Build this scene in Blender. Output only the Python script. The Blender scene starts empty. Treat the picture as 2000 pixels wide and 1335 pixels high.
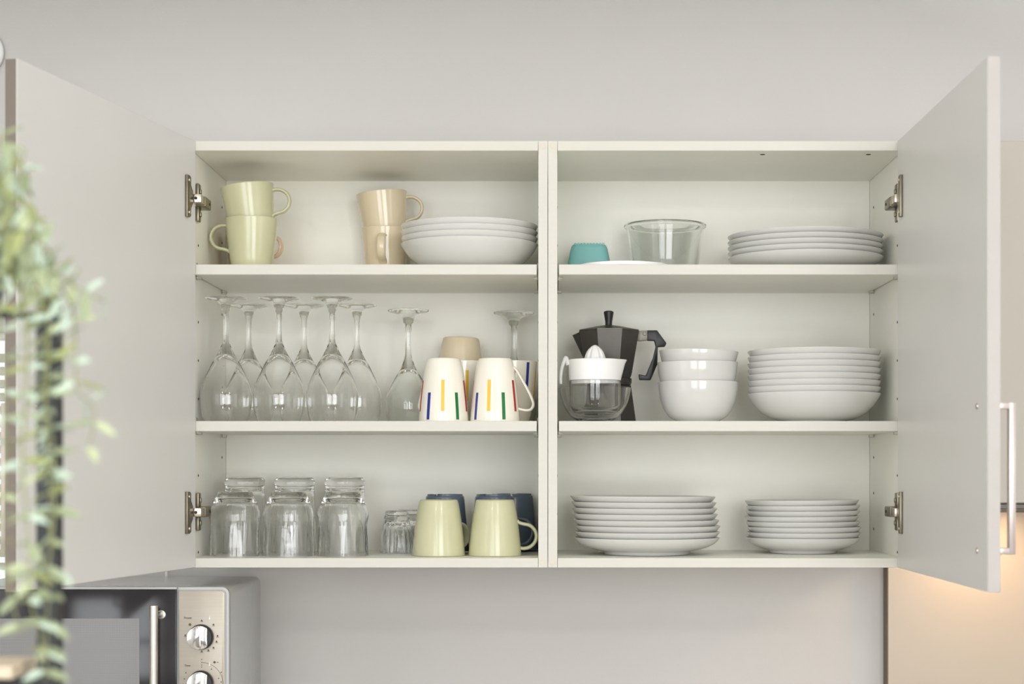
import bpy, bmesh, math, random
from mathutils import Vector, Matrix, Euler

random.seed(7)
S = bpy.context.scene
COL = S.collection
PI = math.pi

# ------------------------------------------------------------------ camera
ZC = 1.45            # lens height above the floor
CD = 2.90            # lens distance to the cabinet fronts (plane Y = 0)
FPX = 3448.0         # focal length in pixels of the 2000 px wide frame
cam_d = bpy.data.cameras.new('camera')
cam = bpy.data.objects.new('camera', cam_d)
COL.objects.link(cam)
cam.location = (0, -CD, ZC)
cam.rotation_euler = (PI / 2, 0, 0)
cam_d.sensor_width = 36.0
cam_d.lens = FPX * 36.0 / 2000.0
cam_d.shift_x = -70.0 / 2000.0
cam_d.shift_y = 252.5 / 2000.0
cam_d.clip_start = 0.05
cam_d.dof.use_dof = True
cam_d.dof.focus_distance = 2.92
cam_d.dof.aperture_fstop = 4.2
S.camera = cam

# ------------------------------------------------------------------ world, light, exposure
W = bpy.data.worlds.new('daylight')
S.world = W
W.use_nodes = True
wn = W.node_tree.nodes
wn['Background'].inputs[0].default_value = (0.86, 0.93, 1.0, 1)
wn['Background'].inputs[1].default_value = 1.5

S.view_settings.view_transform = 'Standard'
S.view_settings.look = 'None'
S.view_settings.gamma = 1.0
S.view_settings.use_curve_mapping = False
S.view_settings.exposure = 0.17
S.cycles.max_bounces = 32
S.cycles.transmission_bounces = 32
S.cycles.glossy_bounces = 8
S.cycles.diffuse_bounces = 6
S.cycles.sample_clamp_indirect = 0.0

def area(name, loc, rot, sx, sy, power, color):
    d = bpy.data.lights.new(name, 'AREA')
    d.shape = 'RECTANGLE'
    d.size, d.size_y = sx, sy
    d.energy = power
    d.color = color
    o = bpy.data.objects.new(name, d)
    COL.objects.link(o)
    o.location = loc
    o.rotation_euler = rot
    return o

# daylight coming in through the two windows in the wall behind the camera
area('daylight_window_right', (1.0, -4.36, 1.60), (PI / 2, 0, 0), 1.5, 1.7, 44, (1.0, 0.99, 0.975))
area('daylight_window_left', (-1.0, -4.36, 1.60), (PI / 2, 0, 0), 1.5, 1.7, 30, (0.97, 0.985, 1.0))
# added fill lights, no openings in the side walls; brighten the doors' inner faces
area('side_fill_left', (-2.06, -1.9, 1.55), (0, -PI / 2, 0), 1.5, 1.7, 10, (0.98, 0.99, 1.0))
area('side_fill_right', (2.26, -1.9, 1.55), (0, PI / 2, 0), 1.5, 1.7, 11, (0.98, 0.99, 1.0))

# two opal globe lamps hanging from the ceiling behind the camera
def globe(x, y, z, power):
    d = bpy.data.lights.new('globe_lamp', 'POINT')
    d.shadow_soft_size = .07
    d.energy = power
    d.color = (1.0, .97, .93)
    o = bpy.data.objects.new('globe_lamp', d)
    COL.objects.link(o)
    o.location = (x, y, z)
globe(.8, -2.75, 2.42, 13)
globe(-.8, -2.75, 2.42, 9)

# ------------------------------------------------------------------ helpers
def lin(c):
    c = c / 255.0
    return c / 12.92 if c <= 0.04045 else ((c + 0.055) / 1.055) ** 2.4

def rgb(r, g, b):
    return (lin(r), lin(g), lin(b), 1.0)

def mat(name, col, rough=0.5, metal=0.0, var=0.04, scale=40.0, coat=0.0, bump=0.0, bump_scale=300.0, aniso=None, sss=0.0, spec=0.5):
    m = bpy.data.materials.new(name)
    m.use_nodes = True
    nt = m.node_tree
    p = nt.nodes['Principled BSDF']
    p.inputs['Roughness'].default_value = rough
    p.inputs['Metallic'].default_value = metal
    p.inputs['Coat Weight'].default_value = coat
    p.inputs['Specular IOR Level'].default_value = spec
    if sss:
        p.inputs['Subsurface Weight'].default_value = sss
        p.inputs['Subsurface Radius'].default_value = (0.01, 0.01, 0.01)
    tc = nt.nodes.new('ShaderNodeTexCoord')
    n = nt.nodes.new('ShaderNodeTexNoise')
    n.inputs['Scale'].default_value = scale
    n.inputs['Detail'].default_value = 3
    src = tc.outputs['Object']
    if aniso:
        mp = nt.nodes.new('ShaderNodeMapping')
        mp.inputs['Scale'].default_value = aniso
        nt.links.new(src, mp.inputs['Vector'])
        src = mp.outputs['Vector']
    nt.links.new(src, n.inputs['Vector'])
    r = nt.nodes.new('ShaderNodeValToRGB')
    c0 = [max(0, v * (1 - var)) for v in col[:3]] + [1]
    c1 = [min(1, v * (1 + var)) for v in col[:3]] + [1]
    r.color_ramp.elements[0].color = c0
    r.color_ramp.elements[1].color = c1
    r.color_ramp.elements[0].position = 0.3
    r.color_ramp.elements[1].position = 0.7
    nt.links.new(n.outputs['Fac'], r.inputs['Fac'])
    nt.links.new(r.outputs['Color'], p.inputs['Base Color'])
    if bump:
        b = nt.nodes.new('ShaderNodeBump')
        n2 = nt.nodes.new('ShaderNodeTexNoise')
        n2.inputs['Scale'].default_value = bump_scale
        b.inputs['Strength'].default_value = bump
        b.inputs['Distance'].default_value = 0.001
        nt.links.new(src, n2.inputs['Vector'])
        nt.links.new(n2.outputs['Fac'], b.inputs['Height'])
        nt.links.new(b.outputs['Normal'], p.inputs['Normal'])
    return m

def glass(name, col=(1, 1, 1, 1), rough=0.0, ior=1.42):
    m = bpy.data.materials.new(name)
    m.use_nodes = True
    p = m.node_tree.nodes['Principled BSDF']
    p.inputs['Base Color'].default_value = col
    p.inputs['Transmission Weight'].default_value = 1.0
    p.inputs['Roughness'].default_value = rough
    p.inputs['IOR'].default_value = ior
    return m

def emit(name, col, strength):
    m = bpy.data.materials.new(name)
    m.use_nodes = True
    p = m.node_tree.nodes['Principled BSDF']
    p.inputs['Base Color'].default_value = col
    p.inputs['Emission Color'].default_value = col
    p.inputs['Emission Strength'].default_value = strength
    return m

def finish(bm, name, m, parent=None, angle=38, flat=False, loc=None):
    bmesh.ops.recalc_face_normals(bm, faces=bm.faces[:])
    th = math.radians(angle)
    for f in bm.faces:
        f.smooth = not flat
    for e in bm.edges:
        if len(e.link_faces) == 2 and e.calc_face_angle(0) > th:
            e.smooth = False
    me = bpy.data.meshes.new(name)
    bm.to_mesh(me)
    bm.free()
    me.materials.append(m)
    o = bpy.data.objects.new(name, me)
    COL.objects.link(o)
    if parent is not None:
        o.parent = parent
    if loc:
        o.location = loc
    return o

def empty(name, loc=(0, 0, 0), rot=(0, 0, 0)):
    o = bpy.data.objects.new(name, None)
    COL.objects.link(o)
    o.location = loc
    o.rotation_euler = rot
    o.empty_display_size = 0.02
    return o

def tag(o, label, cat, group=None):
    o['label'] = label
    o['category'] = cat
    if group:
        o['group'] = group
    elif 'group' in o.keys():
        del o['group']
    return o

def dup(root, loc=None, rot=None):
    r = root.copy()
    COL.objects.link(r)
    if loc is not None:
        r.location = loc
    if rot is not None:
        r.rotation_euler = rot
    for ch in list(root.children):
        c = ch.copy()
        COL.objects.link(c)
        c.parent = r
        for g in list(ch.children):
            d = g.copy()
            COL.objects.link(d)
            d.parent = c
    return r

def merge(dst, src, M=None):
    me = bpy.data.meshes.new('tmp')
    src.to_mesh(me)
    src.free()
    if M is not None:
        me.transform(M)
    dst.from_mesh(me)
    bpy.data.meshes.remove(me)

def box(bm, x0, x1, y0, y1, z0, z1, bev=0.0, seg=2, M=None):
    t = bmesh.new()
    bmesh.ops.create_cube(t, size=1.0)
    for v in t.verts:
        v.co = Vector(((x0 + x1) / 2 + v.co.x * (x1 - x0), (y0 + y1) / 2 + v.co.y * (y1 - y0), (z0 + z1) / 2 + v.co.z * (z1 - z0)))
    if bev:
        bmesh.ops.bevel(t, geom=t.edges[:], offset=bev, segments=seg, profile=0.5, affect='EDGES')
    merge(bm, t, M)
    return bm

def lathe(bm, prof, seg=64, mod=None, a0=0.0, M=None, close=True):
    """revolve a profile of (r, z); mod(angle, r, z) -> radius; close joins last to first."""
    t = bmesh.new()
    rings = []
    for (r, z) in prof:
        if r < 1e-6:
            rings.append([t.verts.new((0, 0, z))])
        else:
            ring = []
            for k in range(seg):
                a = a0 + 2 * PI * k / seg
                rr = mod(a, r, z) if mod else r
                ring.append(t.verts.new((rr * math.cos(a), rr * math.sin(a), z)))
            rings.append(ring)
    n = len(rings)
    last = n if close and not (len(rings[0]) == 1 and len(rings[-1]) == 1) else n - 1
    for i in range(last):
        A, B = rings[i], rings[(i + 1) % n]
        for k in range(seg):
            k2 = (k + 1) % seg
            if len(A) == 1 and len(B) == 1:
                continue
            if len(A) == 1:
                t.faces.new((A[0], B[k], B[k2]))
            elif len(B) == 1:
                t.faces.new((A[k], A[k2], B[0]))
            else:
                t.faces.new((A[k], A[k2], B[k2], B[k]))
    merge(bm, t, M)
    return bm

def smooth(pts, n=6):
    """Catmull-Rom through points (tuples of equal length)."""
    out = []
    P = [Vector(p) for p in pts]
    for i in range(len(P) - 1):
        p0 = P[max(i - 1, 0)]
        p1, p2 = P[i], P[i + 1]
        p3 = P[min(i + 2, len(P) - 1)]
        for k in range(n):
            t = k / n
            out.append(0.5 * ((2 * p1) + (p2 - p0) * t + (2 * p0 - 5 * p1 + 4 * p2 - p3) * t * t + (3 * p1 - p0 - 3 * p2 + p3) * t ** 3))
    out.append(P[-1])
    return out

def tube(bm, path, ra, rb=None, side=Vector((0, 1, 0)), seg=10, M=None, taper=None):
    """sweep an ellipse: ra in the curve's plane normal direction, rb along 'side'."""
    if rb is None:
        rb = ra
    t = bmesh.new()
    P = [Vector(p) for p in path]
    rings = []
    for i, p in enumerate(P):
        tg = (P[min(i + 1, len(P) - 1)] - P[max(i - 1, 0)]).normalized()
        sd = (side - tg * side.dot(tg))
        if sd.length < 1e-6:
            sd = Vector((1, 0, 0)) - tg * tg.x
        sd.normalize()
        nm = tg.cross(sd).normalized()
        k = taper(i / (len(P) - 1)) if taper else 1.0
        rings.append([t.verts.new(p + nm * (ra * k * math.cos(2 * PI * j / seg)) + sd * (rb * k * math.sin(2 * PI * j / seg))) for j in range(seg)])
    for i in range(len(rings) - 1):
        for j in range(seg):
            t.faces.new((rings[i][j], rings[i][(j + 1) % seg], rings[i + 1][(j + 1) % seg], rings[i + 1][j]))
    t.faces.new(rings[0])
    t.faces.new(rings[-1][::-1])
    merge(bm, t, M)
    return bm

def prism(bm, poly, y0, y1, M=None, bev=0.0):
    """polygon of (x, z) points extruded from y0 to y1."""
    t = bmesh.new()
    a = [t.verts.new((x, y0, z)) for x, z in poly]
    f = t.faces.new(a)
    r = bmesh.ops.extrude_face_region(t, geom=[f])
    for v in [g for g in r['geom'] if isinstance(g, bmesh.types.BMVert)]:
        v.co.y = y1
    bmesh.ops.recalc_face_normals(t, faces=t.faces[:])
    if bev:
        bmesh.ops.bevel(t, geom=t.edges[:], offset=bev, segments=2, profile=0.5, affect='EDGES')
    merge(bm, t, M)
    return bm

def prof_r(prof, z):
    for (r0, z0), (r1, z1) in zip(prof, prof[1:]):
        if z0 <= z <= z1 and z1 > z0:
            return r0 + (r1 - r0) * (z - z0) / (z1 - z0)
    return prof[-1][0]

def PX(x, y, Y):
    """world point seen at frame pixel (x, y) at depth plane Y."""
    d = CD + Y
    return Vector(((x - 1070.0) * d / FPX, Y, ZC - (y - 920.0) * d / FPX))

# ------------------------------------------------------------------ materials
M_wall = mat('painted_wall', rgb(205, 203, 201), 0.85, var=0.012, scale=3, bump=0.12, bump_scale=350)
M_ceiling = mat('painted_ceiling', rgb(243, 243, 241), 0.9, var=0.01, scale=3)
M_floor = mat('pale_wood_floor', rgb(186, 180, 170), 0.5, var=0.1, scale=6, aniso=(1, 8, 1))
M_melamine = mat('white_melamine', rgb(243, 242, 233), 0.38, var=0.01, scale=15)
M_edge = mat('darkened_edge_band', rgb(209, 207, 198), 0.4, var=0.012, scale=30, aniso=(0.2, 1, 6))  # edge banding, toned darker than the panels to offset the strong frontal light
M_door = mat('white_door_laminate', rgb(217, 216, 213), 0.35, var=0.01, scale=8)
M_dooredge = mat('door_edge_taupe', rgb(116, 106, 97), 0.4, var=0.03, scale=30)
M_dooredge2 = mat('door_edge_lit', rgb(176, 171, 168), 0.4, var=0.02, scale=30)  # same kind of door edge, lighter colour stands in for light falling on it
M_capm = mat('cream_plastic_cap', rgb(214, 207, 188), 0.5)
M_hole = mat('dark_hole', rgb(60, 57, 46), 0.8)
M_steel = mat('nickel_steel', rgb(196, 186, 172), 0.28, 1.0, var=0.05, scale=90)
M_steeld = mat('zinc_steel', rgb(140, 133, 116), 0.35, 1.0, var=0.1, scale=90)
M_alu = mat('brushed_aluminium', rgb(190, 180, 176), 0.35, 0.85, var=0.04, scale=60, aniso=(6, 6, 0.3))
M_clip = glass('clear_plastic', (0.95, 0.95, 0.92, 1), 0.15)
M_white = mat('white_porcelain', rgb(216, 216, 213), 0.16, var=0.006, scale=20, coat=0.4)
M_plastic = mat('white_plastic', rgb(244, 244, 243), 0.35, var=0.006, scale=30)
M_green = mat('sage_green_glaze', rgb(204, 203, 168), 0.22, var=0.035, scale=25, coat=0.25)
M_cream = mat('cream_glaze', rgb(230, 215, 185), 0.16, var=0.02, scale=25, coat=0.4)
M_peach = mat('peach_glaze', rgb(232, 203, 172), 0.2, var=0.02, scale=25, coat=0.3)
M_ivory = mat('ivory_glaze', rgb(240, 236, 224), 0.14, var=0.008, scale=25, coat=0.4)
M_blue = mat('slate_blue_glaze', rgb(90, 104, 120), 0.25, var=0.08, scale=30, coat=0.3)
M_sy = mat('yellow_print', rgb(236, 192, 66), 0.25)
M_sg = mat('green_print', rgb(18, 116, 62), 0.25)
M_sb = mat('blue_print', rgb(36, 50, 138), 0.25)
M_sr = mat('red_print', rgb(172, 34, 40), 0.25)
M_glass = glass('clear_glass', (0.996, 1.0, 0.998, 1))
M_glassg = glass('greenish_glass', (0.975, 0.992, 0.984, 1))
M_jglass = glass('juicer_glass', (0.99, 0.995, 0.985, 1))
M_teal = mat('frosted_teal_plastic', rgb(128, 189, 188), 0.42, var=0.04, scale=30, sss=0.25)
M_moka = mat('dark_aluminium', rgb(99, 96, 92), 0.42, 0.7, var=0.06, scale=60)
M_mokab = mat('worn_grey_aluminium', rgb(138, 134, 124), 0.5, 0.5, var=0.12, scale=80)
M_satin = mat('satin_steel', rgb(200, 197, 189), 0.3, 0.9, var=0.03, scale=60)
M_black = mat('black_plastic', rgb(38, 38, 41), 0.42, var=0.1, scale=60)
M_mwsteel = mat('microwave_steel', rgb(168, 161, 149), 0.38, 0.5, var=0.03, scale=40, aniso=(0.2, 1, 8))
M_mwbody = mat('microwave_silver_paint', rgb(204, 206, 206), 0.27, 0.55, var=0.015, scale=60)
M_mwframe = mat('microwave_frame_grey', rgb(176, 177, 177), 0.45, 0.2, var=0.015, scale=60)
M_mwblack = mat('microwave_black_glass', rgb(36, 33, 36), 0.12, var=0.05, scale=20)
M_chrome = mat('chrome', rgb(225, 225, 224), 0.12, 1.0, var=0.02)
M_print = mat('dark_print', rgb(88, 78, 66), 0.6)
M_printw = mat('white_print', rgb(240, 238, 232), 0.5)
M_hood = mat('glossy_cream_front', rgb(191, 186, 177), 0.08, var=0.01, scale=5, coat=0.5)
M_hooddark = mat('hood_grey_edge', rgb(92, 88, 82), 0.4, 0.5)
M_splash = mat('beige_backsplash', rgb(183, 172, 158), 0.3, var=0.012, scale=6)
M_splashe = mat('backsplash_edge_brown', rgb(112, 98, 82), 0.6)
M_counter = mat('grey_worktop', rgb(168, 162, 152), 0.4, var=0.12, scale=90)
M_blackmetal = mat('black_powder_coat', rgb(24, 26, 28), 0.5, var=0.1, scale=80)
M_wood = mat('oak_shelf', rgb(212, 196, 172), 0.5, var=0.16, scale=14, aniso=(1, 9, 9))
M_pot = mat('charcoal_pot', rgb(86, 88, 92), 0.6, var=0.08, scale=50)
M_stem = mat('plant_stem', rgb(136, 140, 92), 0.6)
M_leaf = [mat('sage_leaf', rgb(150, 161, 127), 0.55, var=0.12, scale=60),
          mat('mint_leaf', rgb(190, 208, 190), 0.5, var=0.08, scale=60),
          mat('olive_leaf', rgb(148, 155, 102), 0.55, var=0.12, scale=60),
          mat('pale_leaf', rgb(184, 194, 156), 0.55, var=0.1, scale=60)]
M_winframe = mat('white_window_frame', rgb(245, 245, 244), 0.4)
M_slat = mat('blind_slat', rgb(236, 234, 226), 0.5)
M_pane = glass('window_pane', (1, 1, 1, 1))
M_lamp = emit('warm_lamp', (1.0, 0.76, 0.5, 1), 5.0)

# microwave window: fine dark perforated mesh behind glass
M_mesh = bpy.data.materials.new('perforated_screen')
M_mesh.use_nodes = True
nt = M_mesh.node_tree
pb = nt.nodes['Principled BSDF']
pb.inputs['Roughness'].default_value = 0.3
tc = nt.nodes.new('ShaderNodeTexCoord')
vr = nt.nodes.new('ShaderNodeTexVoronoi')
vr.inputs['Scale'].default_value = 520
vr.inputs['Randomness'].default_value = 0.0
rp = nt.nodes.new('ShaderNodeValToRGB')
rp.color_ramp.elements[0].position = 0.25
rp.color_ramp.elements[0].color = rgb(92, 92, 94)
rp.color_ramp.elements[1].position = 0.5
rp.color_ramp.elements[1].color = rgb(150, 149, 149)
nt.links.new(tc.outputs['Object'], vr.inputs['Vector'])
nt.links.new(vr.outputs['Distance'], rp.inputs['Fac'])
nt.links.new(rp.outputs['Color'], pb.inputs['Base Color'])

# ------------------------------------------------------------------ room shell
WY = 0.33            # face of the wall the cabinets hang on
RX0, RX1, RY0, RZ1 = -2.1, 2.3, -4.4, 2.85

def struct(name, bm, m, parent=None):
    o = finish(bm, name, m, parent)
    if parent is None:
        o['kind'] = 'structure'
    return o

def wall_with_holes(axis_lo, axis_hi, z0, z1, y0, y1, holes):
    bm = bmesh.new()
    xs = sorted({axis_lo, axis_hi, *[h[0] for h in holes], *[h[1] for h in holes]})
    zs = sorted({z0, z1, *[h[2] for h in holes], *[h[3] for h in holes]})
    for i in range(len(xs) - 1):
        for j in range(len(zs) - 1):
            cx, cz = (xs[i] + xs[i + 1]) / 2, (zs[j] + zs[j + 1]) / 2
            if any(h[0] < cx < h[1] and h[2] < cz < h[3] for h in holes):
                continue
            box(bm, xs[i], xs[i + 1], y0, y1, zs[j], zs[j + 1])
    bmesh.ops.remove_doubles(bm, verts=bm.verts[:], dist=1e-5)
    return bm

w1 = (-1.62, -0.984, ZC - 0.215, ZC + 0.255)
struct('wall_back', wall_with_holes(RX0 - .1, RX1 + .1, 0, RZ1, WY, WY + .12, [w1]), M_wall)
wr = (0.25, 1.75, 0.75, 2.45)
wl = (-1.75, -0.25, 0.75, 2.45)
struct('wall_front', wall_with_holes(RX0 - .1, RX1 + .1, 0, RZ1, RY0 - .12, RY0, [wr, wl]), M_wall)
struct('wall_left', box(bmesh.new(), RX0 - .1, RX0, RY0, WY, 0, RZ1), M_wall)
struct('wall_right', box(bmesh.new(), RX1, RX1 + .1, RY0, WY, 0, RZ1), M_wall)
struct('floor', box(bmesh.new(), RX0 - .1, RX1 + .1, RY0 - .12, WY + .12, -.1, 0), M_floor)
struct('ceiling', box(bmesh.new(), RX0 - .1, RX1 + .1, RY0 - .12, WY + .12, RZ1, RZ1 + .1), M_ceiling)

# window in the back wall at far left, with a slatted blind
def window(name, h, y0, y1, blind):
    r = empty(name, ((h[0] + h[1]) / 2, (y0 + y1) / 2, h[2]))
    r['kind'] = 'structure'
    L = Matrix.Translation(-Vector(r.location))
    f = bmesh.new()
    t = 0.012 if blind else .05
    box(f, h[0], h[0] + t, y0, y1, h[2], h[3], .001, M=L)
    box(f, h[1] - t, h[1], y0, y1, h[2], h[3], .001, M=L)
    box(f, h[0] + t, h[1] - t, y0, y1, h[3] - t, h[3], .001, M=L)
    box(f, h[0] + t, h[1] - t, y0, y1, h[2], h[2] + t, .001, M=L)
    finish(f, 'window_frame', M_winframe, r)
    ym = (y0 + y1) / 2
    finish(box(bmesh.new(), h[0] + t, h[1] - t, ym - .002, ym + .002, h[2] + t, h[3] - t, M=L), 'window_pane', M_pane, r)
    if blind:
        z = h[2] + .04
        first = None
        while z < h[3] - .03:
            if first is None:
                s = box(bmesh.new(), h[0] + t + .004, h[1] - t - .004, -.0125, .0125, -.0006, .0006, M=Matrix.Translation((-r.location.x, 0, 0)))
                first = finish(s, 'blind_slat', M_slat, r)
                o = first
            else:
                o = first.copy()
                COL.objects.link(o)
                o.parent = r
            o.location = (0, y0 + .02 - r.location.y, z - r.location.z)
            o.rotation_euler = (math.radians(-35), 0, 0)
            z += 0.024
    return r

window('window_1', w1, WY + .01, WY + .07, True)
window('window_2', wr, RY0 - .1, RY0 - .05, False)
window('window_3', wl, RY0 - .1, RY0 - .05, False)

# ------------------------------------------------------------------ wall cabinets
ZT, ZB = ZC + .5425, ZC - .158           # carcass top and bottom
DEP = .318                               # carcass depth
YB = .305                                # face of the back panel
TH = .016
SH1, SH2, SHB = ZC + .3402, ZC + .0828, ZB + .0155   # upper faces of the shelves and the floor panel
SHT = .0168

def cabinet(x0, x1, label, outer):
    """outer = -1: doored side is the left one, +1: the right one"""
    r = empty('wall_cabinet', ((x0 + x1) / 2, 0, ZB))
    tag(r, label, 'cabinet', 'pair of white wall cabinets')
    L = Matrix.Translation(-Vector(r.location))
    xi0, xi1 = x0 + TH, x1 - TH
    for k, (a, b) in enumerate(((x0, xi0), (xi1, x1))):
        sp = finish(box(bmesh.new(), a + .0004, b - .0004, 0, DEP, ZB, ZT, .0005, 1, L), 'side_panel', M_melamine, r)
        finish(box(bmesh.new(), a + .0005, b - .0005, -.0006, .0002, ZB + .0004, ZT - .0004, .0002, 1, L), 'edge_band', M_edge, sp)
        inner = (b if k == 0 else a)
        sgn = 1 if k == 0 else -1
        if True:
            hb = bmesh.new()
            for zz in [ZC - .135 + .032 * q for q in range(22)]:
                if abs(zz - SH1) < .03 or abs(zz - SH2) < .03 or zz > ZT - .05:
                    continue
                for yy in (.05, .265):
                    if (int(round((zz - ZC) / .032)) + (1 if yy > .1 else 0)) % 2:
                        continue
                    lathe(hb, [(0, 0), (.0022, 0), (.0022, .0006), (0, .0006)], 10, M=L @ Matrix.Translation((inner - sgn * .0003, yy, zz)) @ Matrix.Rotation(sgn * PI / 2, 4, 'Y'))
            ph = finish(hb, 'peg_holes', M_hole, sp)
            ph['kind'] = 'stuff'
    for nm, za, zb in (('top_panel', ZT - TH, ZT), ('bottom_panel', ZB, SHB)):
        hp_ = finish(box(bmesh.new(), xi0, xi1, .0008, DEP, za, zb, .0005, 1, L), nm, M_melamine, r)
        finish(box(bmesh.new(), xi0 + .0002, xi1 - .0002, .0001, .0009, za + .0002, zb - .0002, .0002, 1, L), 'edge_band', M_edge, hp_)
    finish(box(bmesh.new(), xi0, xi1, YB, YB + .004, SHB, ZT - TH, M=L), 'back_panel', M_melamine, r)
    for zt in (SH1, SH2):
        sh = finish(box(bmesh.new(), xi0 + .0022, xi1 - .0022, .004, YB - .001, zt - SHT, zt, .0006, 1, L), 'shelf', M_melamine, r)
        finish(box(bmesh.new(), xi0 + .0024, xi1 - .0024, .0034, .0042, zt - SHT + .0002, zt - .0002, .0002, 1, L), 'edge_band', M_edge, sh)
        for sx, xx in ((1, xi0), (-1, xi1)):
            for yy in (.035, .262):
                b = bmesh.new()
                box(b, xx if sx > 0 else xx - .0085, xx + .0085 if sx > 0 else xx, yy - .005, yy + .005, zt - SHT - .0055, zt - SHT - .0003, .001, M=L)
                box(b, xx if sx > 0 else xx - .0018, xx + .0018 if sx > 0 else xx, yy - .004, yy + .004, zt - SHT - .0055, zt + .006, .0006, M=L)
                finish(b, 'shelf_support', M_clip, sh)
    # cam covers on the shared edges
    xs = x1 - TH / 2 if outer < 0 else x0 + TH / 2
    for zz in (ZT - .0085, ZB + .008):
        b = lathe(bmesh.new(), [(0, 0), (.0046, 0), (.0052, .0006), (.0052, .002), (0, .002)], 24, M=L @ Matrix.Translation((xs, -.0008, zz)) @ Matrix.Rotation(-PI / 2, 4, 'X'))
        finish(b, 'screw_cap', M_capm, r)
    if outer > 0:
        for xx in (.357, .533):
            hb = bmesh.new()
            lathe(hb, [(0, 0), (.0042, 0), (.0042, .0006), (0, .0006)], 12, M=L @ Matrix.Translation((xx, .035, ZT - TH - .0004)))
            finish(hb, 'screw_hole', M_hole, r)
    return r, L

cabL, LL = cabinet(-.6, 0, 'left wall cabinet with open door, holding mugs and glasses', -1)
cabR, LR = cabinet(0, .6, 'right wall cabinet with open door, holding plates and moka pot', 1)

def hinge(door, z, s, Ldoor, Lcab, cab):
    """s = +1: hinge on the left door (things stick out to +X), -1: right door"""
    # cup flange on the door, door-local frame: t along the door, n out of its inner face
    h = bmesh.new()
    poly = [(.006, -.034), (.013, -.034), (.016, -.031), (.016, -.019), (.021, -.010), (.021, .010), (.016, .019), (.016, .031), (.013, .034), (.006, .034)]
    t = bmesh.new()
    vs = [t.verts.new((n_, 0, 0)) for n_ in ()]
    t.free()
    poly = [(.012 + (.027 - p[0]) * 1.5, p[1]) for p in poly]
    prism(h, [(p[0], p[1] + z) for p in poly], 0.0003, .0050, Ldoor, .0006)
    o = finish(h, 'hinge', M_steeld, door)
    for q in (-.026, .026):
        sc = bmesh.new()
        lathe(sc, [(0, 0), (.0032, 0), (.0026, .0014), (0, .0016)], 14, M=Ldoor @ Matrix.Translation((.036, .0050, z + q)) @ Matrix.Rotation(-PI / 2, 4, 'X'))
        finish(sc, 'hinge_screw', M_steel, door)
    # arm, box section reaching round the carcass edge
    xw = -.584 if s > 0 else .584
    b = bmesh.new()
    def bx(a0, a1, y0, y1, z0, z1, bev=.001):
        xa, xb = xw + s * a0, xw + s * a1
        box(b, min(xa, xb), max(xa, xb), y0, y1, z0, z1, bev, M=Lcab)
    bx(-.004, .0175, -.0165, -.0145, z - .0068, z + .0068, .0006)     # bright front plate
    bx(.0035, .0175, -.0147, .020, z - .0068, z + .0068)
    finish(b, 'hinge_arm', M_steel, cab)
    b = bmesh.new()
    bx(.0012, .0185, .018, .066, z - .0085, z + .0085, .002)
    finish(b, 'hinge_body', M_steeld, cab)
    b = bmesh.new()
    for q in (-1, 1):
        zz = z + q * .019
        bx(.0002, .0055, .026, .046, zz - .0125, zz + .0125, .0018)
        bx(.0055, .0078, .032, .041, zz - .004, zz + .004, .001)
    bx(.0002, .003, .014, .062, z - .009, z + .009, .001)
    finish(b, 'mounting_plate', M_steeld, cab)
    b = bmesh.new()
    lathe(b, [(0, 0), (.0026, 0), (.0026, .001), (0, .001)], 14, M=Lcab @ Matrix.Translation((xw + s * .009, -.0172, z)) @ Matrix.Rotation(-PI / 2, 4, 'X'))
    finish(b, 'adjustment_screw', M_hole, cab)
    b = bmesh.new()
    lathe(b, [(0, 0), (.0024, 0), (.0024, .001), (0, .001)], 14, M=Lcab @ Matrix.Translation((xw + s * .0192, .052, z)) @ Matrix.Rotation(s * -PI / 2, 4, 'Y'))
    finish(b, 'adjustment_screw', M_hole, cab)

def door(cab, Lcab, hx, ang, s, edge_mat):
    """hinge line at (hx, 0); ang = direction of the door from the cabinet front; s as above.
    door-local frame: x along the door from the hinge, y out of the inner face, z up."""
    d = Vector((math.cos(ang), math.sin(ang), 0))
    n = Vector((-d.y, d.x, 0)) if s > 0 else Vector((d.y, -d.x, 0))
    Mw = Matrix(((d.x, n.x, 0, hx), (d.y, n.y, 0, -.0015), (0, 0, 1, 0), (0, 0, 0, 1)))
    LD = Lcab @ Mw
    w, t = .592, .017
    b = box(bmesh.new(), 0, w, -t, 0, ZB, ZT, .0008, 1, LD)
    o = finish(b, 'door', M_door, cab)
    e = box(bmesh.new(), w - .0006, w + .0006, -t + .0008, -.0008, ZB + .0006, ZT - .0006, .0003, 1, LD)
    finish(e, 'edge_band', edge_mat, o)
    return o, LD

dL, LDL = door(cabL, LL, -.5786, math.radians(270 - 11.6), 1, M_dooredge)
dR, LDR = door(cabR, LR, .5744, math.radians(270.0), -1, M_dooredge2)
for zz in (ZC + .446, ZC - .067):
    hinge(dL, zz, 1, LDL, LL, cabL)
    hinge(dR, zz, -1, LDR, LR, cabR)

def handle(d, L):
    b = bmesh.new()
    zc, half = ZC - .0095, .1015
    x0, x1 = .5375 - .006, .5375 + .006
    box(b, x0, x1, -.017 - .033, -.017 - .024, zc - half, zc + half, .0008, M=L)
    box(b, x0, x1, -.017 - .0245, -.0172, zc + half - .009, zc + half, .0008, M=L)
    box(b, x0, x1, -.017 - .0245, -.0172, zc - half, zc - half + .009, .0008, M=L)
    finish(b, 'handle', M_alu, d)
    for q in (-.0965, .0965):
        sc = lathe(bmesh.new(), [(0, 0), (.0042, 0), (.0036, .0018), (.0012, .0022), (0, .0015)], 18, M=L @ Matrix.Translation((.5375, 0, zc + q)) @ Matrix.Rotation(-PI / 2, 4, 'X'))
        finish(sc, 'handle_screw', M_steel, d)
handle(dR, LDR)
handle(dL, LDL)

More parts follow.
